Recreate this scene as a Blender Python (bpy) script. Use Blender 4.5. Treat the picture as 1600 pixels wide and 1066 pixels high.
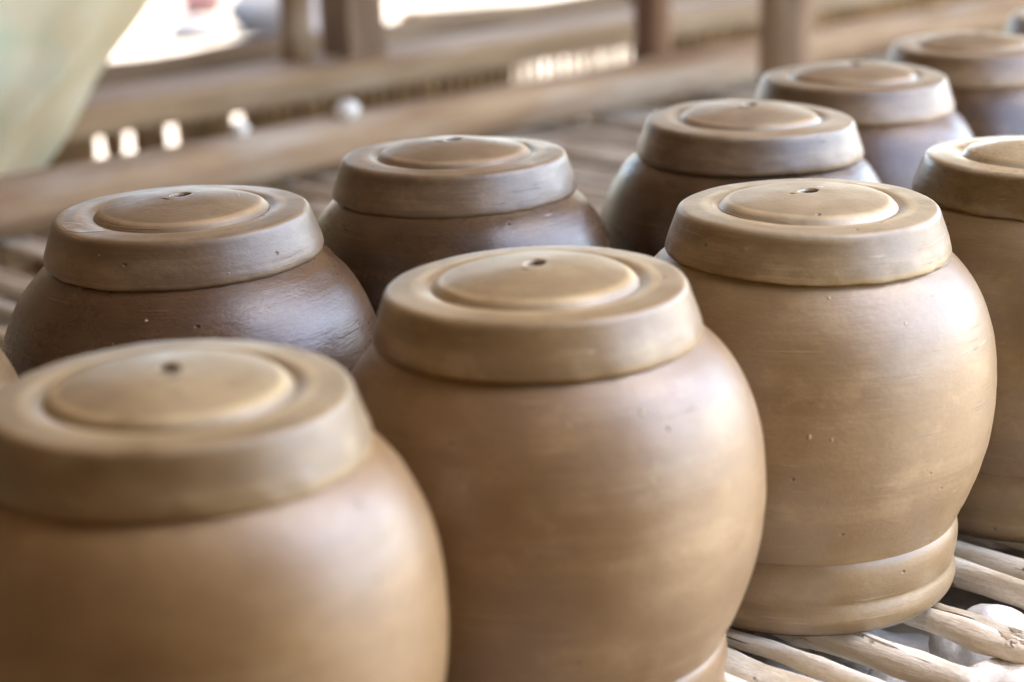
import bpy, bmesh, math, random
from mathutils import Vector, Matrix, noise as mnoise

for o in list(bpy.data.objects):
    bpy.data.objects.remove(o, do_unlink=True)

S = 0.11            # metres per lid radius: the unit the rack is laid out in
H0 = 0.70           # height of the rack's top above the ground
scene = bpy.context.scene
COL = scene.collection
R = math.radians


def W(u, v, z):
    """u along the rack, v towards its back, z above its top (lid radii) -> metres."""
    return Vector((u * S, v * S, H0 + z * S))


# ------------------------------------------------------------------ camera
PITCH, ROLL = 0.2898, -0.02665
q = 2 ** -0.5
fw = Vector((q * math.cos(PITCH), q * math.cos(PITCH), -math.sin(PITCH)))
rt = Vector((q, -q, 0))
up = rt.cross(fw)
r2 = rt * math.cos(ROLL) + up * math.sin(ROLL)
u2 = -rt * math.sin(ROLL) + up * math.cos(ROLL)
cam = bpy.data.cameras.new("camera")
cam_o = bpy.data.objects.new("camera", cam)
COL.objects.link(cam_o)
cam.sensor_width = 36
cam.lens = 65.77
M = Matrix((r2, u2, -fw)).transposed().to_4x4()
M.translation = W(0, 0, 5.7148)
cam_o.matrix_world = M
cam.clip_start = 0.02
cam.clip_end = 500
cam.dof.use_dof = True
cam.dof.focus_distance = 13.3 * S
cam.dof.aperture_fstop = 3.0
cam.dof.aperture_blades = 9
scene.camera = cam_o

# ------------------------------------------------------------------ light
SUN_EL, SUN_AZ = 64, -22      # azimuth measured from +u towards +v: the sun stands high off the open front, to the right
world = bpy.data.worlds.new("World")
scene.world = world
world.use_nodes = True
wt = world.node_tree
bg = wt.nodes["Background"]
sky = wt.nodes.new("ShaderNodeTexSky")
sky.sky_type = 'NISHITA'
sky.sun_disc = False
sky.sun_elevation = R(SUN_EL)
sky.sun_rotation = R(90 - SUN_AZ)
sky.air_density = 1.0
sky.dust_density = 2.2
sky.ozone_density = 1.0
wt.links.new(sky.outputs[0], bg.inputs[0])
bg.inputs[1].default_value = 0.15

sl = bpy.data.lights.new("sun", 'SUN')
sl.energy = 3.4
sl.angle = R(0.5)
sl.color = (1, 0.95, 0.87)
so = bpy.data.objects.new("sun", sl)
COL.objects.link(so)
d = Vector((math.cos(R(SUN_EL)) * math.cos(R(SUN_AZ)), math.cos(R(SUN_EL)) * math.sin(R(SUN_AZ)), math.sin(R(SUN_EL))))
so.rotation_euler = d.to_track_quat('Z', 'Y').to_euler()
so.location = d * 20

scene.view_settings.view_transform = 'Standard'
scene.view_settings.look = 'None'
scene.view_settings.exposure = 3.28
scene.view_settings.gamma = 1
scene.cycles.use_denoising = True
scene.cycles.max_bounces = 10
scene.cycles.diffuse_bounces = 6


# ------------------------------------------------------------------ helpers
def empty(name, loc, label=None, cat=None, group=None, rotz=0):
    o = bpy.data.objects.new(name, None)
    o.empty_display_size = 0.05
    COL.objects.link(o)
    o.location = loc
    o.rotation_euler = (0, 0, rotz)
    tag(o, label, cat, group)
    return o


def tag(o, label=None, cat=None, group=None, kind=None):
    if label: o["label"] = label
    if cat: o["category"] = cat
    if group: o["group"] = group
    if kind: o["kind"] = kind
    return o


def link(name, me, mat=None, parent=None, loc=None):
    if mat is not None and not me.materials:
        me.materials.append(mat)
    o = bpy.data.objects.new(name, me)
    COL.objects.link(o)
    if parent is not None:
        o.parent = parent
    if loc is not None:
        o.location = loc
    return o


def pyd(name, vs, fs, smooth=True):
    me = bpy.data.meshes.new(name)
    me.from_pydata([tuple(v) for v in vs], [], fs)
    me.update()
    if smooth:
        me.polygons.foreach_set("use_smooth", [True] * len(me.polygons))
    return me


def smooth_prof(pts, sub):
    """Catmull-Rom through (r, z) points; a point given twice stays a crease."""
    out = []
    n = len(pts)
    for i in range(n - 1):
        p1, p2 = Vector(pts[i]), Vector(pts[i + 1])
        if (p1 - p2).length < 1e-6:
            continue
        p0 = Vector(pts[i - 1]) if i > 0 else p1
        p3 = Vector(pts[i + 2]) if i + 2 < n else p2
        for k in range(sub):
            t = k / sub
            out.append(0.5 * ((2 * p1) + (-p0 + p2) * t + (2 * p0 - 5 * p1 + 4 * p2 - p3) * t * t + (-p0 + 3 * p1 - 3 * p2 + p3) * t ** 3))
    out.append(Vector(pts[-1]))
    return out


def lathe(name, prof, wob, seg=144):
    vs, fs = [], []
    for r, z in prof:
        for k in range(seg):
            a = 2 * math.pi * k / seg
            rr, dz = wob(r, z, a)
            vs.append((rr * math.cos(a) * S, rr * math.sin(a) * S, (z + dz) * S))
    n = len(prof)
    for i in range(n - 1):
        for k in range(seg):
            k2 = (k + 1) % seg
            fs.append((i * seg + k, i * seg + k2, (i + 1) * seg + k2, (i + 1) * seg + k))
    return pyd(name, vs, fs)


def tube(name, path, rad, sides=10, rough=0.0, seed=0, caps=True):
    """Bent round stick along a list of points (metres), with uneven radius."""
    vs, fs = [], []
    n = len(path)
    for i, p in enumerate(path):
        p = Vector(p)
        t = (Vector(path[min(i + 1, n - 1)]) - Vector(path[max(i - 1, 0)])).normalized()
        a = t.cross(Vector((0, 0, 1)))
        if a.length < 0.3:
            a = Vector((1, 0, 0))
        a.normalize()
        b = a.cross(t)
        r = rad[i] if isinstance(rad, (list, tuple)) else rad
        for k in range(sides):
            an = 2 * math.pi * k / sides
            nn = mnoise.noise(Vector((math.cos(an) * 1.3 + seed, math.sin(an) * 1.3, i * 0.35 + seed * 1.7)))
            rr = r * (1 + rough * nn)
            vs.append(p + (a * math.cos(an) + b * math.sin(an)) * rr)
    for i in range(n - 1):
        for k in range(sides):
            k2 = (k + 1) % sides
            fs.append((i * sides + k, i * sides + k2, (i + 1) * sides + k2, (i + 1) * sides + k))
    if caps:
        fs.append(tuple(range(sides))[::-1])
        fs.append(tuple((n - 1) * sides + k for k in range(sides)))
    me = pyd(name, vs, fs)
    if caps:
        for pl in me.polygons[-2:]:
            pl.use_smooth = False
    # outward normals
    bm = bmesh.new(); bm.from_mesh(me)
    bmesh.ops.recalc_face_normals(bm, faces=bm.faces[:])
    bm.to_mesh(me); bm.free()
    return me


def beam_mesh(name, p0, p1, w, h, seed=0, n=40, bev=0.12):
    """Hewn timber from p0 to p1 (centre line), width w, height h, with soft uneven edges."""
    p0, p1 = Vector(p0), Vector(p1)
    t = (p1 - p0).normalized()
    if abs(t.z) > 0.9:
        a = Vector((1, 0, 0))
    else:
        a = t.cross(Vector((0, 0, 1))).normalized()
    b = a.cross(t)
    c = min(w, h) * bev
    sec = []
    for sx, sy in ((1, 1), (-1, 1), (-1, -1), (1, -1)):
        x, y = sx * w / 2, sy * h / 2
        pts = [(x, y - sy * c), (x - sx * 0.3 * c, y - sy * 0.3 * c), (x - sx * c, y)]
        if sx * sy < 0:
            pts.reverse()
        sec += pts
    vs, fs = [], []
    m = len(sec)
    for i in range(n + 1):
        f = i / n
        p = p0.lerp(p1, f)
        for k, (x, y) in enumerate(sec):
            nn = mnoise.noise(Vector((x * 9 + seed, y * 9, f * n * 0.22 + seed)))
            n2 = mnoise.noise(Vector((seed + 5, seed, f * n * 0.12)))
            vs.append(p + a * (x * (1 + 0.10 * nn)) + b * (y * (1 + 0.10 * nn) + h * 0.05 * n2))
    for i in range(n):
        for k in range(m):
            k2 = (k + 1) % m
            fs.append((i * m + k, i * m + k2, (i + 1) * m + k2, (i + 1) * m + k))
    fs.append(tuple(range(m)))
    fs.append(tuple(n * m + k for k in range(m)))
    me = pyd(name, vs, fs, smooth=False)
    bm = bmesh.new(); bm.from_mesh(me)
    bmesh.ops.recalc_face_normals(bm, faces=bm.faces[:])
    bm.to_mesh(me); bm.free()
    return me


def rock_mesh(name, r, seed, flat=0.7, sub=3, amp=0.25):
    bm = bmesh.new()
    bmesh.ops.create_icosphere(bm, subdivisions=sub, radius=1)
    for v in bm.verts:
        n = mnoise.fractal(v.co * 1.1 + Vector((seed * 3.1, seed, 0)), 1.0, 2.0, 3)
        v.co *= 1 + amp * n
        v.co.z *= flat
        v.co *= r
    me = bpy.data.meshes.new(name)
    bm.to_mesh(me); bm.free()
    me.polygons.foreach_set("use_smooth", [True] * len(me.polygons))
    return me


# ------------------------------------------------------------------ materials
class NT:
    def __init__(self, name):
        self.m = bpy.data.materials.new(name)
        self.m.use_nodes = True
        self.t = self.m.node_tree
        self.b = self.t.nodes["Principled BSDF"]

    def n(self, typ, **kw):
        nd = self.t.nodes.new(typ)
        for k, v in kw.items():
            if hasattr(nd, k):
                setattr(nd, k, v)
            else:
                nd.inputs[k.replace('_', ' ')].default_value = v
        return nd

    def l(self, a, b):
        self.t.links.new(a, b)

    def math(self, op, a, b=None, clamp=False):
        nd = self.n("ShaderNodeMath", operation=op)
        nd.use_clamp = clamp
        for i, x in enumerate((a, b)):
            if x is None: continue
            if isinstance(x, (int, float)): nd.inputs[i].default_value = x
            else: self.l(x, nd.inputs[i])
        return nd.outputs[0]

    def mapr(self, x, a, b, c=0.0, d=1.0, smooth=True):
        nd = self.n("ShaderNodeMapRange")
        nd.interpolation_type = 'SMOOTHSTEP' if smooth else 'LINEAR'
        self.l(x, nd.inputs[0])
        for i, v in enumerate((a, b, c, d)):
            nd.inputs[i + 1].default_value = v
        return nd.outputs[0]

    def mix(self, f, a, b):
        nd = self.n("ShaderNodeMix", data_type='RGBA')
        if isinstance(f, (int, float)): nd.inputs[0].default_value = f
        else: self.l(f, nd.inputs[0])
        for i, x in ((6, a), (7, b)):
            if isinstance(x, tuple): nd.inputs[i].default_value = (*x, 1)
            else: self.l(x, nd.inputs[i])
        return nd.outputs[2]

    def noise(self, vec, scale, detail=4, rough=0.55, w=None):
        nd = self.n("ShaderNodeTexNoise", noise_dimensions='4D' if w is not None else '3D')
        self.l(vec, nd.inputs["Vector"])
        if w is not None: self.l(w, nd.inputs["W"])
        nd.inputs["Scale"].default_value = scale
        nd.inputs["Detail"].default_value = detail
        nd.inputs["Roughness"].default_value = rough
        return nd.outputs["Fac"]

    def obj(self, scale=(1, 1, 1), rand=True):
        tc = self.n("ShaderNodeTexCoord")
        mp = self.n("ShaderNodeMapping")
        self.l(tc.outputs["Object"], mp.inputs[0])
        mp.inputs["Scale"].default_value = scale
        return mp.outputs[0]

    def bump(self, hgt, dist, strength=1.0, prev=None):
        nd = self.n("ShaderNodeBump")
        nd.inputs["Strength"].default_value = strength
        nd.inputs["Distance"].default_value = dist
        self.l(hgt, nd.inputs["Height"])
        if prev is not None: self.l(prev, nd.inputs["Normal"])
        return nd.outputs[0]


def clay(name, base, dark, pale, rough=0.45, wet=0.0, streak=0.5, seed=0.0, skylit=0.0, coat=0.85, rims=True):
    t = NT(name)
    k = 1 / S
    v1 = t.obj((k, k, k))
    mp = t.n("ShaderNodeVectorMath", operation='ADD')
    t.l(v1, mp.inputs[0]); mp.inputs[1].default_value = (seed * 7.3, seed * 3.7, seed * 0.0)
    v = mp.outputs[0]

    def sc(x, y, z):
        nd = t.n("ShaderNodeVectorMath", operation='MULTIPLY')
        t.l(v, nd.inputs[0]); nd.inputs[1].default_value = (x, y, z)
        return nd.outputs[0]
    blotch = t.noise(sc(0.8, 0.8, 1.5), 1.0, 5, 0.6)
    strk = t.noise(sc(0.7, 0.7, 9), 1.0, 5, 0.62)
    smear = t.noise(sc(1.6, 1.6, 3.0), 1.1, 6, 0.62)
    fine = t.noise(sc(1, 1, 2.0), 26, 4, 0.6)
    c = t.mix(t.mapr(blotch, 0.36, 0.66), dark, base)
    c = t.mix(t.math('MULTIPLY', t.mapr(strk, 0.46, 0.72), streak), c, pale)
    c = t.mix(t.math('MULTIPLY', t.mapr(smear, 0.54, 0.68), 0.35 * streak + 0.08), c, tuple(x * 1.18 for x in pale))
    patch = t.noise(sc(2.4, 2.4, 3.4), 1.0, 8, 0.68)
    c = t.mix(t.mapr(patch, 0.50, 0.62, 0, 0.6), c, dark)
    c = t.mix(t.mapr(patch, 0.47, 0.36, 0, 0.45), c, tuple(x * 1.12 for x in pale))
    scr = t.noise(sc(1.1, 1.1, 34), 1.0, 3, 0.5)
    scm = t.noise(sc(2.0, 2.0, 2.6), 1.0, 3, 0.5)
    scr = t.math('MULTIPLY', t.mapr(scr, 0.63, 0.67), t.mapr(scm, 0.50, 0.60))
    c = t.mix(t.math('MULTIPLY', scr, 0.5), c, tuple(x * 1.25 for x in pale))
    speck = t.noise(sc(1, 1, 1), 70, 2, 0.5)
    c = t.mix(t.mapr(speck, 0.62, 0.72, 0, 0.4), c, tuple(x * 0.6 for x in dark))
    c = t.mix(t.mapr(speck, 0.36, 0.28, 0, 0.4), c, tuple(x * 1.3 for x in pale))
    damp = t.noise(sc(0.9, 0.9, 1.1), 1.3, 3, 0.5)
    c = t.mix(t.mapr(damp, 0.52, 0.64, 0, 0.5), c, tuple(x * 0.9 for x in dark))
    c = t.mix(t.math('MULTIPLY', t.mapr(fine, 0.3, 0.75), 0.22), c, dark)
    if rims:   # dry, rubbed edges of the throwing
        sx = t.n("ShaderNodeSeparateXYZ"); t.l(v1, sx.inputs[0])
        rr = t.math('SQRT', t.math('ADD', t.math('MULTIPLY', sx.outputs[0], sx.outputs[0]), t.math('MULTIPLY', sx.outputs[1], sx.outputs[1])))
        zz = sx.outputs[2]
        e1 = t.math('SUBTRACT', 1.0, t.mapr(t.math('ABSOLUTE', t.math('SUBTRACT', rr, 0.722)), 0.015, 0.05))
        e2 = t.math('SUBTRACT', 1.0, t.mapr(t.math('ABSOLUTE', t.math('SUBTRACT', rr, 0.572)), 0.008, 0.035))
        onlid = t.mapr(zz, 2.79, 2.815)
        e = t.math('MULTIPLY', t.math('MAXIMUM', t.math('MULTIPLY', e1, 0.7), e2), onlid)
        worn = t.noise(sc(1.3, 1.3, 1.3), 1.6, 4, 0.6)
        if skylit:   # flat top painted paler, as if reflecting skylight from the back
            sky_top = t.math('MULTIPLY', t.mapr(zz, 2.77, 2.82), t.mapr(worn, 0.25, 0.6, 0.45 * skylit, skylit))
            c = t.mix(sky_top, c, (0.41, 0.325, 0.215))
        e = t.math('MULTIPLY', e, t.mapr(worn, 0.3, 0.7, 0.25, 0.95))
        c = t.mix(e, c, tuple(min(0.6, x * 1.55 + 0.03) for x in pale))
        zn = t.math('ADD', zz, t.math('MULTIPLY', t.math('SUBTRACT', t.noise(sc(1.5, 1.5, 6), 1.0, 5, .6), .5), .22))
        band = t.math('MULTIPLY', t.mapr(zn, 2.62, 2.74), t.math('SUBTRACT', 1.0, t.mapr(zn, 2.77, 2.83)))
        band = t.math('MULTIPLY', band, t.mapr(smear, .38, .58, .15, .8))
        c = t.mix(band, c, (dark[0] * .85, dark[1] * .80, dark[2] * .62))
        low = t.math('MULTIPLY', t.math('SUBTRACT', 1.0, t.mapr(zz, 2.51, 2.56)), t.mapr(zz, 2.49, 2.505))
        low = t.math('MULTIPLY', low, t.mapr(worn, 0.35, 0.7, 0.0, 0.5))
        c = t.mix(low, c, tuple(min(0.6, x * 1.3) for x in pale))
    # straw-coloured specks and bits
    vo = t.n("ShaderNodeTexVoronoi"); vo.inputs["Scale"].default_value = 1.0
    t.l(sc(9, 9, 7), vo.inputs["Vector"])
    sepc = t.n("ShaderNodeSeparateColor"); t.l(vo.outputs["Color"], sepc.inputs[0])
    spk = t.math('MULTIPLY', t.math('SUBTRACT', 1.0, t.mapr(t.math('DIVIDE', vo.outputs["Distance"], t.math('ADD', sepc.outputs[1], 0.25)), 0.05, 0.13)), t.math('MULTIPLY', t.math('GREATER_THAN', sepc.outputs[0], 0.72), t.mapr(blotch, 0.45, 0.6)))
    c = t.mix(t.math('MULTIPLY', spk, 0.75), c, (0.50, 0.36, 0.15))
    vo2 = t.n("ShaderNodeTexVoronoi"); vo2.inputs["Scale"].default_value = 1.0
    t.l(sc(6, 6, 8), vo2.inputs["Vector"])
    sep2 = t.n("ShaderNodeSeparateColor"); t.l(vo2.outputs["Color"], sep2.inputs[0])
    pit = t.math('MULTIPLY', t.math('SUBTRACT', 1.0, t.mapr(vo2.outputs["Distance"], 0.04, 0.13)), t.math('GREATER_THAN', sep2.outputs[1], 0.80))
    c = t.mix(t.math('MULTIPLY', pit, 0.6), c, tuple(x * 0.35 for x in dark))
    t.l(c, t.b.inputs["Base Color"])
    rg = t.math('ADD', t.mapr(smear, 0.3, 0.75, rough - 0.14, rough + 0.03), t.math('MULTIPLY', t.math('SUBTRACT', fine, 0.5), 0.14))
    t.l(rg, t.b.inputs["Roughness"])
    cr = t.math('ADD', t.mapr(patch, 0.3, 0.7, -.07, .09, False), (0.28 if wet > .2 else rough + .02))
    t.l(cr, t.b.inputs["Coat Roughness"])
    t.b.inputs["IOR"].default_value = 1.5
    t.b.inputs["Coat Weight"].default_value = coat
    t.b.inputs["Coat IOR"].default_value = 1.5
    t.b.inputs["Coat Roughness"].default_value = 0.28 if wet > .2 else rough - .04
    lines = t.noise(sc(0.35, 0.35, 22), 1.0, 4, 0.6)
    b = t.bump(lines, 0.0004)
    b = t.bump(t.noise(sc(1.2, 1.2, 2.2), 1.5, 3, 0.5), 0.003, 0.5, b)
    b = t.bump(fine, 0.0004, 0.8, b)
    b = t.bump(scr, 0.0009, 0.8, b)
    b = t.bump(patch, 0.0003, 0.6, b)
    b = t.bump(t.math('MULTIPLY', spk, 1.0), 0.0012, 1.0, b)
    b = t.bump(t.math('SUBTRACT', 1.0, pit), 0.0014, 1.0, b)
    t.l(b, t.b.inputs["Normal"])
    return t.m


def wood(name, base, dark, pale, axis=1, rough=0.75, grain=1.0, knots=True, bumpd=0.002):
    t = NT(name)
    s = [38, 38, 38]
    s[axis] = 2.4
    oi = t.n("ShaderNodeObjectInfo")
    rnd = t.math('MULTIPLY', oi.outputs["Random"], 40.0)
    g = t.noise(t.obj(tuple(s)), 1.0, 6, 0.65, rnd)
    s2 = [9, 9, 9]; s2[axis] = 2.0
    bl = t.noise(t.obj(tuple(s2)), 1.0, 5, 0.6, rnd)
    s3 = [140, 140, 140]; s3[axis] = 5
    fib = t.noise(t.obj(tuple(s3)), 1.0, 4, 0.6, rnd)
    c = t.mix(t.mapr(g, 0.36, 0.66), dark, base)
    c = t.mix(t.math('MULTIPLY', t.mapr(bl, 0.45, 0.68), 0.75), c, pale)
    c = t.mix(t.math('MULTIPLY', t.mapr(fib, 0.58, 0.70), 0.45 * grain), c, tuple(x * 0.55 for x in dark))
    tint = t.n("ShaderNodeHueSaturation")
    t.l(c, tint.inputs["Color"])
    t.l(t.mapr(oi.outputs["Random"], 0, 1, 0.78, 1.14, False), tint.inputs["Value"])
    t.l(tint.outputs[0], t.b.inputs["Base Color"])
    t.b.inputs["Roughness"].default_value = rough
    b = t.bump(g, bumpd)
    b = t.bump(fib, bumpd * 0.4, 0.8, b)
    t.l(b, t.b.inputs["Normal"])
    return t.m


def rough_mat(name, a, b_, scale=6, rough=0.9, bumpd=0.004, spots=None):
    t = NT(name)
    v = t.obj()
    n1 = t.noise(v, scale, 6, 0.6)
    n2 = t.noise(v, scale * 14, 4, 0.65)
    c = t.mix(t.mapr(n1, 0.35, 0.65), a, b_)
    if spots:
        vo = t.n("ShaderNodeTexVoronoi"); vo.inputs["Scale"].default_value = 130
        t.l(v, vo.inputs["Vector"])
        sp = t.math('MULTIPLY', t.math('SUBTRACT', 1.0, t.mapr(vo.outputs["Distance"], 0.12, 0.3)), t.mapr(n1, 0.5, 0.6))
        c = t.mix(sp, c, spots)
    c = t.mix(t.math('MULTIPLY', t.mapr(n2, 0.4, 0.7), 0.3), c, tuple(x * 0.6 for x in a))
    t.l(c, t.b.inputs["Base Color"])
    t.b.inputs["Roughness"].default_value = rough
    b = t.bump(n1, bumpd * 2)
    b = t.bump(n2, bumpd * 0.5, 0.8, b)
    t.l(b, t.b.inputs["Normal"])
    return t.m


M_stick = wood("bleached_stick", (0.56, 0.49, 0.38), (0.38, 0.30, 0.20), (0.72, 0.68, 0.60), 1, .8, 1.0, True, .003)


def cane(name):
    t = NT(name)
    oi = t.n("ShaderNodeObjectInfo")
    rnd = t.math('MULTIPLY', oi.outputs["Random"], 60.0)
    g = t.noise(t.obj((60, 5, 60)), 1.0, 6, .68, rnd)
    pat = t.noise(t.obj((30, 16, 30)), 1.0, 5, .62, rnd)
    crk = t.noise(t.obj((150, 5, 150)), 1.0, 3, .5, rnd)
    dirt = t.noise(t.obj((20, 9, 20)), 1.0, 4, .6, rnd)
    fine = t.noise(t.obj((420, 260, 420)), 1.0, 3, .6, rnd)
    c = t.mix(t.mapr(g, .36, .62), (0.62, 0.51, 0.355), (0.82, 0.755, 0.63))
    c = t.mix(t.mapr(dirt, .50, .66, 0, .65), c, (0.42, 0.30, 0.17))
    bark = t.mapr(pat, .60, .64)
    c = t.mix(t.math('MULTIPLY', bark, .85), c, (0.30, 0.19, 0.09))
    crack = t.mapr(crk, .64, .68)
    c = t.mix(t.math('MULTIPLY', crack, .8), c, (0.13, 0.08, 0.045))
    c = t.mix(t.mapr(fine, .45, .75, 0, .35), c, (0.40, 0.32, 0.22))
    hs = t.n("ShaderNodeHueSaturation"); t.l(c, hs.inputs["Color"])
    t.l(t.mapr(oi.outputs["Random"], 0, 1, .80, 1.10, False), hs.inputs["Value"])
    t.l(hs.outputs[0], t.b.inputs["Base Color"])
    t.b.inputs["Roughness"].default_value = .8
    t.b.inputs["Specular IOR Level"].default_value = .3
    b = t.bump(g, .004)
    b = t.bump(bark, .0025, .9, b)
    b = t.bump(t.math('SUBTRACT', 1.0, crack), .002, 1.0, b)
    b = t.bump(fine, .0007, .8, b)
    t.l(b, t.b.inputs["Normal"])
    return t.m


M_stick = cane("bleached_cane")
M_log = wood("weathered_log", (0.36, 0.225, 0.115), (0.20, 0.11, 0.05), (0.42, 0.34, 0.25), 0, 0.9)
M_plank = wood("brown_plank", (0.34, 0.205, 0.095), (0.20, 0.115, 0.05), (0.42, 0.30, 0.18), 0, 0.9)
M_post = wood("post_wood", (0.26, 0.155, 0.08), (0.14, 0.08, 0.04), (0.34, 0.22, 0.125), 2, 0.9)
M_post_red = wood("red_post_wood", (0.34, 0.165, 0.065), (0.16, 0.075, 0.035), (0.40, 0.22, 0.10), 2, 0.8)
M_slat = wood("bamboo_slat", (0.42, 0.255, 0.10), (0.24, 0.14, 0.055), (0.52, 0.34, 0.15), 2, 0.8)
M_rail = wood("bamboo_rail", (0.30, 0.185, 0.09), (0.17, 0.10, 0.05), (0.36, 0.24, 0.13), 0, 0.8)
M_earth = rough_mat("dry_earth", (0.20, 0.14, 0.085), (0.40, 0.31, 0.21), 9, 0.95, 0.01)
M_ground = rough_mat("sandy_ground", (0.19, 0.155, 0.115), (0.27, 0.225, 0.17), 0.8, 0.95, 0.01)
M_lime = rough_mat("lime_plaster", (0.80, 0.78, 0.73), (0.66, 0.61, 0.53), 14, 0.9, 0.004)
M_stone = rough_mat("dusted_stone", (0.62, 0.60, 0.56), (0.78, 0.77, 0.74), 11, 0.85, 0.003, (0.06, 0.05, 0.045))
M_white = rough_mat("white_shard", (0.86, 0.79, 0.68), (0.80, 0.72, 0.58), 20, 0.4, 0.0003)
M_thatch = rough_mat("thatch", (0.36, 0.25, 0.14), (0.46, 0.34, 0.21), 5, 0.95, 0.02)  # lightened so the unseen roof and added walls bounce more fill

# ------------------------------------------------------------------ ground, earth bank
bm = bmesh.new()
bmesh.ops.create_grid(bm, x_segments=60, y_segments=60, size=150)
for v in bm.verts:
    v.co.z = 0.0
me = bpy.data.meshes.new("ground"); bm.to_mesh(me); bm.free()
tag(link("ground", me, M_ground), kind="structure")


def bank_z(u, v):
    return -0.72 + 0.20 * mnoise.fractal(Vector((u * 0.8, v * 0.8, 3)), 1.0, 2.0, 4)


vs, fs = [], []
U0, U1, V0, V1 = -4, 44, 4.6, 23.2
nu, nv = 200, 90
for j in range(nv + 1):
    for i in range(nu + 1):
        u = U0 + (U1 - U0) * i / nu
        v = V0 + (V1 - V0) * j / nv
        vs.append(W(u, v, bank_z(u, v)))
for j in range(nv):
    for i in range(nu):
        a = j * (nu + 1) + i
        fs.append((a, a + 1, a + nu + 2, a + nu + 1))
# skirt down to the ground
edge = [i for i in range(nu + 1)] + [(j + 1) * (nu + 1) + nu for j in range(nv)] \
    + [nv * (nu + 1) + nu - 1 - i for i in range(nu)] + [(nv - 1 - j) * (nu + 1) for j in range(nv - 1)]
base = len(vs)
cu, cv = (U0 + U1) / 2, (V0 + V1) / 2
for e in edge:
    p = vs[e]
    vs.append(Vector((p.x + (0.06 if p.x > cu * S else -0.06) * 0, p.y, -0.02)))
for i in range(len(edge)):
    i2 = (i + 1) % len(edge)
    fs.append((edge[i2], edge[i], base + i, base + i2))
tag(link("earth_bank", pyd("earth_bank", vs, fs), M_earth), kind="structure")

# ------------------------------------------------------------------ shed roof (unseen, eaves shaped to block skylight; open at front and back)
EAVE_F, EAVE_B, ZF, ZR, ZB = -1.0, 37.0, 26.0, 30.0, 9.5
VR = 17.0
rf = empty("unseen_shed_roof", W(20, VR, ZR), "unseen thatched shed roof shading the rack of clay jars", "roof")
inv = -W(20, VR, ZR)


def slope(v0, z0, v1, z1):
    vs, fs = [], []
    n = 24
    for s_ in (0, 1):
        for j in range(n + 1):
            f = j / n
            for u in (-60, 90):
                vs.append(W(u, v0 + (v1 - v0) * f, z0 + (z1 - z0) * f + 1.2 * s_) + inv)
    m = (n + 1) * 2
    for j in range(n):
        a = j * 2
        fs.append((a, a + 2, a + 3, a + 1))
        fs.append((m + a, m + a + 1, m + a + 3, m + a + 2))
        fs.append((a, m + a, m + a + 2, a + 2))
        fs.append((a + 1, a + 3, m + a + 3, m + a + 1))
    fs.append((0, 1, m + 1, m)); e = n * 2
    fs.append((e, m + e, m + e + 1, e + 1))
    return pyd("roof_slope", vs, fs, False)


link("roof_slope", slope(EAVE_F, ZF, VR, ZR), M_thatch, rf)
# added unseen walls that block light from the front, back and near end
mw = link("light_block_wall", beam_mesh("light_block_wall", W(-60, -1.6, 9.6) - W(9.6, -1.6, 9.6), Vector((0, 0, 0)), .4 * S, 32 * S, 3, 60, .1), M_thatch, None, W(9.6, -1.6, 9.6))
bw = link("light_block_wall", beam_mesh("light_block_wall", W(-60, 35, 2.4) - W(20.5, 35, 2.4), Vector((0, 0, 0)), .4 * S, 17.6 * S, 3, 60, .1), M_thatch, None, W(20.5, 35, 2.4))
tag(bw, "unseen added wall blocking back light left of the bright opening", "wall")
ew = link("light_block_wall", beam_mesh("light_block_wall", Vector((0, 0, 0)), W(-14, 36, 9.6) - W(-14, -1.6, 9.6), .4 * S, 32 * S, 3, 30, .1), M_thatch, None, W(-14, -1.6, 9.6))
tag(ew, "unseen added wall blocking light from the near end, left of the camera", "wall")
tag(mw, "unseen added wall blocking front light behind the camera", "wall")
link("roof_slope", slope(EAVE_B, ZB, VR, ZR), M_thatch, rf)

# ------------------------------------------------------------------ stick rack
rng = random.Random(11)
rack = empty("stick_rack", W(12, 5.4, 0), "rack of pale bare sticks laid side by side under the jars", "rack")
roff = -W(12, 5.4, 0)


def stick_mesh(L, r, seed, segs=26, sides=10):
    """A peeled cane: gently crooked, swollen at its nodes, with flats and scars where twigs came off."""
    rg = random.Random(seed)
    path, rad = [], []
    ph, am = rg.uniform(0, 6), rg.uniform(0.02, 0.07)
    knots = [rg.uniform(0.2, L) for _ in range(rg.randint(5, 9))]
    scars = [(rg.uniform(0.2, L), rg.uniform(0, 6.28)) for _ in range(8)]
    ys = [L * i / segs for i in range(segs + 1)]
    for y in ys:
        x = am * math.sin(y * 0.45 + ph) + 0.04 * mnoise.noise(Vector((y * 0.9, seed, 0)))
        z = 0.05 * mnoise.noise(Vector((y * 0.6, seed, 9)))
        k = sum(math.exp(-((y - kk) / 0.13) ** 2) for kk in knots)
        path.append(Vector((x * S, y * S, (z * 0.4) * S)))
        rad.append(r * S * (1.06 - 0.25 * y / L) * (1 + 0.17 * k + 0.06 * mnoise.noise(Vector((y * 1.7, seed, 4)))))
    me = tube("stick", path, rad, sides, 0.26, seed)
    n = len(path)
    for i in range(n):
        y = ys[i]
        for sk, sa in scars:
            w = math.exp(-((y - sk) / 0.09) ** 2)
            if w < .05:
                continue
            for k in range(sides):
                c = math.cos(2 * math.pi * k / sides - sa)
                if c > .6:
                    v = me.vertices[i * sides + k]
                    v.co += (v.co - path[i]) * (0.35 * w * (c - .6) / .4)
    return me


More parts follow.
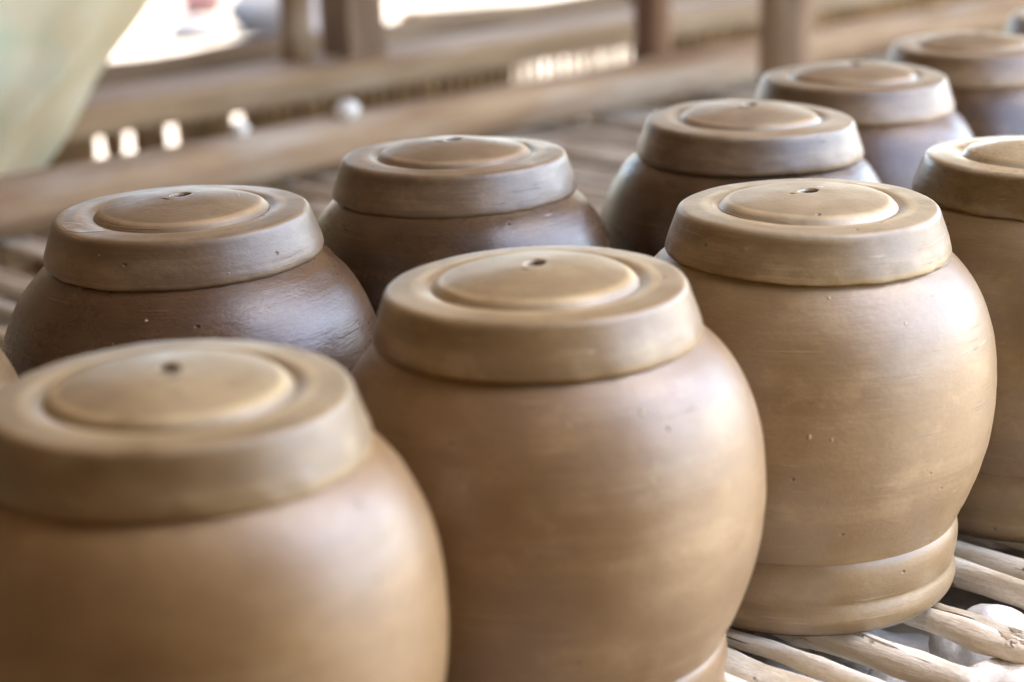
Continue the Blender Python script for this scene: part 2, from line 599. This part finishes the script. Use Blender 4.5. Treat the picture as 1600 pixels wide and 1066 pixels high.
# hand-laid sticks where the rack is seen close up, then an even run further along
front = [(8.30, 5.0, .10), (8.62, 5.2, .085), (8.93, 5.25, .10), (9.24, 5.5, .135), (9.50, 5.5, .062), (10.06, 5.80, .105), (10.66, 5.1, .085),
         (10.80, 5.0, .06), (11.60, 5.3, .105), (11.98, 5.2, .095), (12.33, 5.0, .07), (12.52, 5.1, .10), (12.95, 5.2, .10)]
us = [(1.6 + 0.40 * i + rng.uniform(-.08, .08), 5.1 + rng.uniform(-.3, .4), rng.uniform(.075, .115)) for i in range(17)]
us = [t_ for t_ in us if t_[0] < 8.1] + front
x = 13.3
while x < 34:
    if abs(x - 26.75) > 0.75:
        us.append((x, 5.2 + rng.uniform(-.3, .4), rng.uniform(.07, .12)))
    x += rng.uniform(.27, .48)
for i, (u, v0, r) in enumerate(us):
    L = 22.9 + rng.uniform(-.3, .4) - v0
    near = 8.2 < u < 13
    me = stick_mesh(L, r, 100 + i, 120 if near else 30, 14 if near else 8)
    o = link("stick", me, M_stick, rack, W(u, v0, -r * 1.05) + roff)
    ang = rng.uniform(-.016, .016)
    if abs(u - 9.50) < .01: ang = 0.02
    if abs(u - 9.24) < .01: ang = 0.014
    o.rotation_euler = (0, 0, ang)
for v_, nm in ((5.95, "bearer"), (13.5, "bearer"), (21.6, "bearer")):
    path = [W(-2 + 38 * i / 40, v_, -0.53) + roff for i in range(41)]
    link("bearer", tube("bearer", path, .27 * S, 12, .12, v_), M_log, rack)
# lime daubed over the ends of the sticks on the front bearer
for k, (u, v_, z, r, fl) in enumerate(((10.42, 5.72, -.36, .44, .62), (10.95, 5.62, -.40, .40, .7), (9.95, 5.3, -.45, .36, .7), (11.5, 5.45, -.46, .4, .7), (10.2, 5.35, -.36, .40, .7), (10.35, 6.5, -.80, .62, .35), (9.35, 6.7, -.82, .6, .35), (11.0, 7.2, -.82, .55, .35))):
    me = rock_mesh("lime_daub", r * S, 40 + k, fl, 4, .35)
    link("lime_daub", me, M_lime, rack, W(u, v_, z) + roff)

# ------------------------------------------------------------------ pale stones below the sticks
stones = [(11.22, 6.35, -.62, .44, .85, "smooth rounded white stone under the sticks right of the middle jar"),
          (11.75, 7.9, -.70, .30, .8, "small pale stone below the sticks, beside the big rounded white one"),
          (10.45, 6.55, -.66, .30, .7, "pale stone between two sticks close to the daubed stick ends"),
          (12.6, 8.9, -.72, .34, .8, "whitish stone deep in the gap beside the foot of the middle jar"),
          (9.95, 7.3, -.72, .32, .7, "speckled white stone under the front edge of the middle jar"),
          (9.2, 6.3, -.75, .26, .7, "greyish stone under the bottom sticks beside the front jar's foot")]
for k, (u, v_, z, r, fl, lab) in enumerate(stones):
    me = rock_mesh("stone", r * S, 5 + k, fl, 4, .18)
    zz = bank_z(u, v_) + r * fl * (0.45 if k == 0 else 0.8)
    o = link("stone", me, M_stone, None, W(u, v_, min(zz, -0.28 - r * fl * 0.9) if False else zz))
    tag(o, lab, "stone", "pale stones lying under the stick rack")

# ------------------------------------------------------------------ clay jars
body_prof = [(.10, 2.62), (.66, 2.62), (.70, 2.69), (.76, 2.70), (.80, 2.65), (.90, 2.56), (1.0, 2.485), (1.10, 2.385), (1.19, 2.24),
             (1.265, 2.05), (1.31, 1.84), (1.328, 1.62), (1.328, 1.42), (1.305, 1.20), (1.262, 1.00), (1.205, .81), (1.145, .655),
             (1.105, .560), (1.06, .50), (1.03, .44)]
foot_prof = [(1.0, .60), (1.075, .575), (1.108, .545), (1.124, .49), (1.127, .42), (1.119, .34), (1.105, .275), (1.099, .252), (1.104, .228),
             (1.116, .19), (1.122, .13), (1.103, .065), (1.065, .02), (1.02, .002), (.96, .0), (.05, .0)]
lid_prof = [(.10, .27), (.70, .26), (.86, .215), (.915, .02), (.93, -.003), (.965, -.008), (.992, .002), (1.0, .03), (.986, .09), (.957, .175), (.929, .252),
            (.914, .290), (.898, .310), (.872, .321), (.81, .326), (.745, .330), (.705, .330), (.672, .325), (.645, .315), (.622, .308), (.59, .304), (.40, .304), (.10, .304)]
disc_prof = [(.632, .300), (.624, .312), (.609, .327), (.594, .343), (.575, .357), (.548, .367), (.48, .383), (.36, .402), (.22, .416), (.13, .422), (.080, .423),
             (.071, .417), (.067, .405), (.071, .38), (.085, .33), (.095, .26)]
BP, FP, LP, DP = smooth_prof(body_prof, 4), smooth_prof(foot_prof, 4), smooth_prof(lid_prof, 4), smooth_prof(disc_prof, 4)


def make_jar(u, v, mats, label, seed, size=1.0, lid_dz=0.012, lid_shift=(0, 0), lid_tilt=(0, 0), tilt=(0, 0), fast=False, belly=1.0, dish=0.016):
    rg = random.Random(seed)
    f = [rg.uniform(0, 6.28) for _ in range(8)]
    a1, a2 = rg.uniform(.002, .006), rg.uniform(.001, .003)
    root = empty("clay_jar", W(u, v, 0.0), label, "clay jar", "lidded clay jars drying in rows on the stick rack", rg.uniform(0, 6.28))
    root.rotation_euler = (R(tilt[0] + rg.uniform(-.5, .5)), R(tilt[1] + rg.uniform(-.5, .5)), rg.uniform(-.4, .4))
    lid_tilt = (lid_tilt[0] + rg.uniform(-.7, .7), lid_tilt[1] + rg.uniform(-.7, .7))
    lid_shift = (lid_shift[0] + rg.uniform(-.012, .012), lid_shift[1] + rg.uniform(-.012, .012))
    root.scale = (size, size, size)

    def wob_body(r, z, a):
        k = 1 + a1 * math.sin(2 * a + f[0] + z * .5) + a2 * math.sin(3 * a + f[1]) + .0022 * mnoise.noise(Vector((2.2 * math.cos(a) + seed, 2.2 * math.sin(a), z * 2.4)))
        k += .0032 * mnoise.noise(Vector((seed * 3.3, 0.3 * math.sin(a), z * 8)))
        if r > 1.1 and z > .7:
            k *= 1 + (belly - 1) * min(1, (r - 1.1) / .2)
        return r * k, .004 * math.sin(a + f[2]) * (1 if z < .1 else 0)

    def wob_lid(r, z, a):
        k = 1 + .004 * math.sin(2 * a + f[3]) + .0025 * math.sin(3 * a + f[4])
        edge = max(0, (r - .9) / .1) if z < .1 else 0
        k += .008 * edge * mnoise.noise(Vector((6 * math.cos(a), 6 * math.sin(a), seed)))
        k -= .030 * edge * max(0, mnoise.noise(Vector((15 * math.cos(a), 15 * math.sin(a), seed + 2))) - .42)
        dz = .010 * math.sin(2 * a + f[5]) * (1 if r > .3 else r / .3) * (0.6 if z > .27 else 1)
        dz += .011 * edge * mnoise.noise(Vector((9 * math.cos(a), 9 * math.sin(a), seed + 4)))
        dz += .003 * mnoise.noise(Vector((4 * math.cos(a) * r, 4 * math.sin(a) * r, seed + 8)))
        return r * k, dz

    def wob_disc(r, z, a):
        k = 1 + .004 * math.sin(2 * a + f[3]) + .003 * math.sin(3 * a + f[6])
        if r < .13:
            k *= 1 + .14 * math.sin(2 * a + f[7]) + .07 * mnoise.noise(Vector((3 * math.cos(a), 3 * math.sin(a), seed)))
        dz = .010 * math.sin(2 * a + f[5]) * .6 * min(1, r / .3) + .004 * mnoise.noise(Vector((4 * math.cos(a) * r, 4 * math.sin(a) * r, seed + 8)))
        dz += dish * max(0, 1 - (r / .55) ** 2) if z > .28 else 0
        return r * k, dz
    sg = 96 if fast else 160
    link("jar_body", lathe("jar_body", BP, wob_body, sg), mats[0], root)
    link("foot_ring", lathe("foot_ring", FP, wob_body, sg), mats[0], root)

    def shift(me):
        for vv in me.vertices:
            vv.co.z += 2.5 * S
        return me
    lid = link("lid", shift(lathe("lid", LP, wob_lid, sg)), mats[1], root)
    lid.location = (lid_shift[0] * S, lid_shift[1] * S, lid_dz * S)
    lid.rotation_euler = (R(lid_tilt[0]), R(lid_tilt[1]), 0)
    link("raised_disc", shift(lathe("raised_disc", DP, wob_disc, sg)), mats[1], lid)
    return root


C_tan = clay("tan_clay", (0.278, 0.171, 0.069), (0.220, 0.125, 0.045), (0.332, 0.217, 0.098), .47, 0, .45, 1)
C_tan2 = clay("tan_clay_brown", (0.259, 0.158, 0.064), (0.200, 0.113, 0.043), (0.313, 0.207, 0.098), .47, 0, .45, 2)
C_tan3 = clay("tan_clay_middle", (0.259, 0.164, 0.069), (0.206, 0.122, 0.047), (0.313, 0.210, 0.098), .46, 0, .4, 3)
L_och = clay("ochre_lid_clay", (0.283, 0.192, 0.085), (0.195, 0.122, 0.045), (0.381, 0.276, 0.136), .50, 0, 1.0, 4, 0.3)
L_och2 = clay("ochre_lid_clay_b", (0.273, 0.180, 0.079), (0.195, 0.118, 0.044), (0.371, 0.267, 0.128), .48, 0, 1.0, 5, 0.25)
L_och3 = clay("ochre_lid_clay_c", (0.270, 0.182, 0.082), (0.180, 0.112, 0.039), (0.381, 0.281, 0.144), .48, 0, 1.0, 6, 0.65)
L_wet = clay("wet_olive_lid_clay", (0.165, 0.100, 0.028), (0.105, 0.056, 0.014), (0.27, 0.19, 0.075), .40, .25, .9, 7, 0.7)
C_olive = clay("olive_clay", (0.173, 0.101, 0.031), (0.121, 0.065, 0.019), (0.205, 0.125, 0.044), .46, 0, .45, 8)
C_dk = clay("shaded_brown_clay", (0.104, 0.051, 0.020), (0.068, 0.032, 0.012), (0.143, 0.078, 0.033), .38, 0, .4, 9, 0, .4)  # back row's brown clay, darkened further to paint in the front jars' shade
C_dk2 = clay("shaded_brown_clay_b", (0.086, 0.043, 0.016), (0.055, 0.026, 0.009), (0.130, 0.070, 0.028), .36, 0, .45, 10, 0, .4)
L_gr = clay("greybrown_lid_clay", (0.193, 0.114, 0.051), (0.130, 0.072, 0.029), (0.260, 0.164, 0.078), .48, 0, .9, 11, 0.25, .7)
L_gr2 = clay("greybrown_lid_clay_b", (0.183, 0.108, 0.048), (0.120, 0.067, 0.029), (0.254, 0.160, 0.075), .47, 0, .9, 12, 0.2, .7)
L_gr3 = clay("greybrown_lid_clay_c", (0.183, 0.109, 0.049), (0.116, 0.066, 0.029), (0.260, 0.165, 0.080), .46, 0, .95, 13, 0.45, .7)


def xy(x, y):     # fitted positions, turned 45 degrees into the rack's u, v
    return (x + y) * q, (y - x) * q


JARS = [
    (xy(-1.722, 8.962), (C_tan, L_och), "tan jar nearest the camera, blurred and cut off at the bottom left", dict(belly=1.005)),
    (xy(0.194, 10.931), (C_tan2, L_och2), "tan jar in the front row directly right of the nearest blurred jar", dict(belly=1.02)),
    (xy(2.101, 12.844), (C_tan3, L_och3), "sharp tan jar whose whole ringed foot shows on the bare sticks", dict(belly=1.015, dish=-.004)),
    (xy(4.15, 14.36), (C_olive, L_wet), "olive jar with a damp yellowish lid, cut off by the right edge", dict()),
    (xy(-2.324, 13.187), (C_dk, L_gr), "dark brown jar behind the nearest blurred jar, its pitted lid sharp", dict(belly=1.045)),
    (xy(-0.407, 14.991), (C_dk2, L_gr2), "dark brown back row jar with domed lid left of the stick gap", dict(dish=.022)),
    (xy(2.107, 16.411), (C_dk2, L_gr3), "dark back row jar directly behind the sharp jar on the right", dict()),
    (xy(3.469, 18.638), (C_dk, L_gr2), "blurred brown jar with bluish sheen in front of the round post", dict(fast=True)),
    (xy(5.2, 20.65), (C_dk2, L_gr), "blurred dark jar at the right edge, second from the row's far end", dict(fast=True)),
    (xy(7.15, 23.1), (C_dk, L_gr3), "farthest jar, only a sliver of its lid showing at top right", dict(fast=True)),
    (xy(-4.40, 11.2), (C_tan, L_och), "jar at the left edge showing only a small slice of pale shoulder", dict(fast=True)),
]
for i, (p, mats, lab, kw) in enumerate(JARS):
    make_jar(p[0], p[1], mats, lab, 3 + i * 5, **kw)

# ------------------------------------------------------------------ timbers behind the rack
def tub(name, pts, r, mat, sides=16, rough=.1, seed=0, label=None, cat=None, group=None, n=30, taper=0.0):
    p0, p1 = pts
    mid = p0
    path = [p0.lerp(p1, i / n) - mid + Vector((0.006 * mnoise.noise(Vector((i * .3, seed, 1))), 0.006 * mnoise.noise(Vector((i * .3, seed, 5))), 0)) for i in range(n + 1)]
    rad = [r * (1 - taper * i / n) for i in range(n + 1)]
    o = link(name, tube(name, path, rad, sides, rough, seed), mat, None, mid)
    tag(o, label, cat, group)
    return o


tub("log_beam", (W(6, 22.25, .42), W(62, 22.25, .42)), .41 * S, M_log, 20, .10, 2, "long weathered round log lying along the back edge of the rack", "log", n=70)
o = link("timber_rail", beam_mesh("timber_rail", W(9, 28, .40) - W(9, 28, .4), W(66, 28, .40) - W(9, 28, .4), 1.9 * S, .52 * S, 4, 70), M_plank, None, W(9, 28, .4))
tag(o, "wide flat brown timber rail running behind the round log", "timber")
tub("round_post", (W(26.75, 19.75, -1.1), W(26.75, 19.75, 19)), .48 * S, M_post, 18, .08, 7, "round brown post standing behind the row of jars, left of the far lids", "post", n=40)
tub("round_post", (W(26.95, 23.0, -6.4), W(26.95, 23.0, 17.5)), .36 * S, M_post_red, 16, .10, 9, "reddish round post behind the log, with a short brace at its left", "post", n=40)
tub("brace", (W(27.1, 23.5, 1.75), W(24.9, 23.7, 6.0)), .17 * S, M_post, 12, .1, 12, "thin dark slanting brace beside the reddish post", "brace", n=14)
o = link("square_post", beam_mesh("square_post", Vector((0, 0, 0)), Vector((0, 0, 13.5 * S)), .95 * S, .95 * S, 8, 30, .06), M_post, None, W(24.1, 28.3, .65))
tag(o, "thick square brown post standing on the flat timber rail", "post")
tub("thin_post", (W(22.9, 28.6, .6), W(22.9, 28.6, 14)), .30 * S, M_plank, 14, .1, 15, "thin brown post beside the bright opening, left of the square post", "post", n=24)

# ------------------------------------------------------------------ low bamboo fence
fence = empty("bamboo_fence", W(12, 31.5, -6.4), "low bamboo fence with upright slats behind the flat timber rail", "fence")
foff = -W(12, 31.5, -6.4)
rg = random.Random(5)
slat_shapes = []
for k in range(6):
    path = [Vector((.02 * S * math.sin(i * .7 + k), 0, 6.7 * S * i / 10)) for i in range(11)]
    slat_shapes.append(tube("slat", path, [(.20 + .03 * math.sin(i * 2.2 + k)) * S for i in range(11)], 8, .1, k))
FENCE_GAPS = ((20.15, .17), (20.85, .17), (21.70, .17), (23.70, .17))    # slats missing here
u = 12.0
while u < 66:
    lattice = 31.4 < u < 37.6
    if not any(abs(u - g) < hw for g, hw in FENCE_GAPS):
        o = link("slat", slat_shapes[rg.randrange(6)], M_slat, fence, W(u, 31.5, -6.4 + rg.uniform(-.1, .25)) + foff)
        o.rotation_euler = (0, rg.uniform(-.006, .006), rg.uniform(0, 6))
        if lattice:
            o.scale = (.45, .45, 1)
    u += rg.uniform(.31, .37) if lattice else .34
link("rail", tube("rail", [W(11 + 56 * i / 60, 31.2, .42 + .05 * math.sin(i)) + foff for i in range(61)], .34 * S, 12, .1, 3), M_rail, fence)
link("rail", tube("rail", [W(11 + 56 * i / 60, 31.2, -3.6 + .05 * math.sin(i * 1.3)) + foff for i in range(61)], .22 * S, 12, .1, 6), M_rail, fence)

# reed screen outside, behind the fence
scr = link("reed_screen", beam_mesh("reed_screen", Vector((0, 0, 0)), W(120, 44, -1) - W(52.5, 44, -1), .5 * S, 12 * S, 6, 90, .1), M_slat, None, W(52.5, 44, -1))
tag(scr, "tan reed screen standing beyond the bamboo fence at the upper right", "screen")

tub("bamboo_pole", (W(32.4, 36, .0), W(58, 36, -1.25)), .20 * S, M_slat, 12, .08, 21, "loose sagging bamboo pole in front of the bright yard, right of the square post", "pole", n=40)
pl_ = link("pillar", beam_mesh("pillar", Vector((0, 0, 0)), Vector((0, 0, 13.5 * S)), .86 * S, .86 * S, 31, 30, .06), rough_mat("pinkish_plaster", (0.46, 0.38, 0.34), (0.54, 0.47, 0.43), 8, .9, .002), None, W(31.6, 38, -6.4))
tag(pl_, "pale pinkish pillar in the yard, between the thin post and the square post", "pillar")
M_grey = rough_mat("grey_sheet", (0.060, 0.058, 0.060), (0.072, 0.068, 0.070), 5, .8, .004)
for k, (u, v_, r, fl, lab) in enumerate(((60.5, 77.5, 2.1, .75, "grey covered bundle on the bright ground, just left of the thin post"),
                                         (56.6, 79.0, 1.3, .45, "low grey bundle on the bright ground below the reddish basin"))):
    tag(link("bundle", rock_mesh("bundle", r * S, 80 + k, fl, 3, .2), M_grey, None, W(u, v_, -6.4 + r * fl * .7)), lab, "bundle", "bundles in the bright yard")

# ------------------------------------------------------------------ pale cloth hanging at the left
t = NT("pale_cloth")
v = t.obj()
n1 = t.noise(v, 3.2, 3, .5)
n2 = t.noise(v, 5.0, 3, .5)
c = t.mix(t.mapr(n1, .42, .62), (0.74, 0.62, 0.38), (0.78, 0.71, 0.52))
c = t.mix(t.math('MULTIPLY', t.mapr(n2, .48, .66), .42), c, (0.40, 0.60, 0.44))
t.l(c, t.b.inputs["Base Color"])
t.b.inputs["Roughness"].default_value = .8
tr = t.n("ShaderNodeBsdfTranslucent"); t.l(c, tr.inputs[0])
ms = t.n("ShaderNodeMixShader"); ms.inputs[0].default_value = .5
t.l(t.b.outputs[0], ms.inputs[1]); t.l(tr.outputs[0], ms.inputs[2])
t.l(ms.outputs[0], t.t.nodes["Material Output"].inputs[0])
M_cloth = t.m
vs, fs = [], []
na, nb = 60, 70
org = W(13, 24.4, 0)
for j in range(nb + 1):
    fz = j / nb
    z = .15 + 4.3 * fz
    ue = 14.35 + .99 * (z - .15)
    for i in range(na + 1):
        fa = i / na
        uu = ue - fa * (3.2 + 3.2 * fz)
        fold = .16 * math.sin(fa * 17 + fz * 2) * (0.5 + .3 * fz) + .2 * mnoise.noise(Vector((fa * 6, fz * 4, 2)))
        vs.append(W(uu, 24.4 + fold, z + .15 * math.sin(fa * 13)) - org)
for j in range(nb):
    for i in range(na):
        a = j * (na + 1) + i
        fs.append((a, a + 1, a + na + 2, a + na + 1))
o = link("hanging_cloth", pyd("hanging_cloth", vs, fs), M_cloth, None, org)
link("cloth_line", tube("cloth_line", [W(2 + 22 * i / 20, 24.4, 4.42) - org for i in range(21)], .10 * S, 8, .1, 3), M_rail, o)
sm = o.modifiers.new("thickness", 'SOLIDIFY'); sm.thickness = .02 * S
tag(o, "pale yellowish cloth with green patches hanging slantwise at the top left", "cloth")

# ------------------------------------------------------------------ small things on the timbers and out on the ground
peb = [(16.62, 22.2, .82, .15, M_white, "cream shard on the round log, in front of a bright gap in the fence"),
       (18.62, 22.1, .82, .19, M_white, "small white shard alone on the log below the square post")]
for k, (u, v_, z, r, m, lab) in enumerate(peb):
    me = rock_mesh("shard", r * S, 60 + k, .8, 2, .2)
    tag(link("shard", me, m, None, W(u, v_, z + r * .6)), lab, "shard", "white shards lying on the round log")
basin_prof = [(.02, .02), (.55, .02), (.75, .1), (1.0, .62), (1.06, .66), (1.06, .62), (.78, .05), (.55, 0), (.02, 0)]
t = NT("red_plastic"); t.b.inputs["Base Color"].default_value = (.20, .10, .10, 1); t.b.inputs["Roughness"].default_value = .35
o = link("basin", lathe("basin", smooth_prof(basin_prof, 3), lambda r, z, a: (r * 1.35, z * 1.1), 48), t.m, None, W(63.5, 87.5, -6.4))
tag(o, "reddish basin lying on the bright ground outside the shed", "basin")
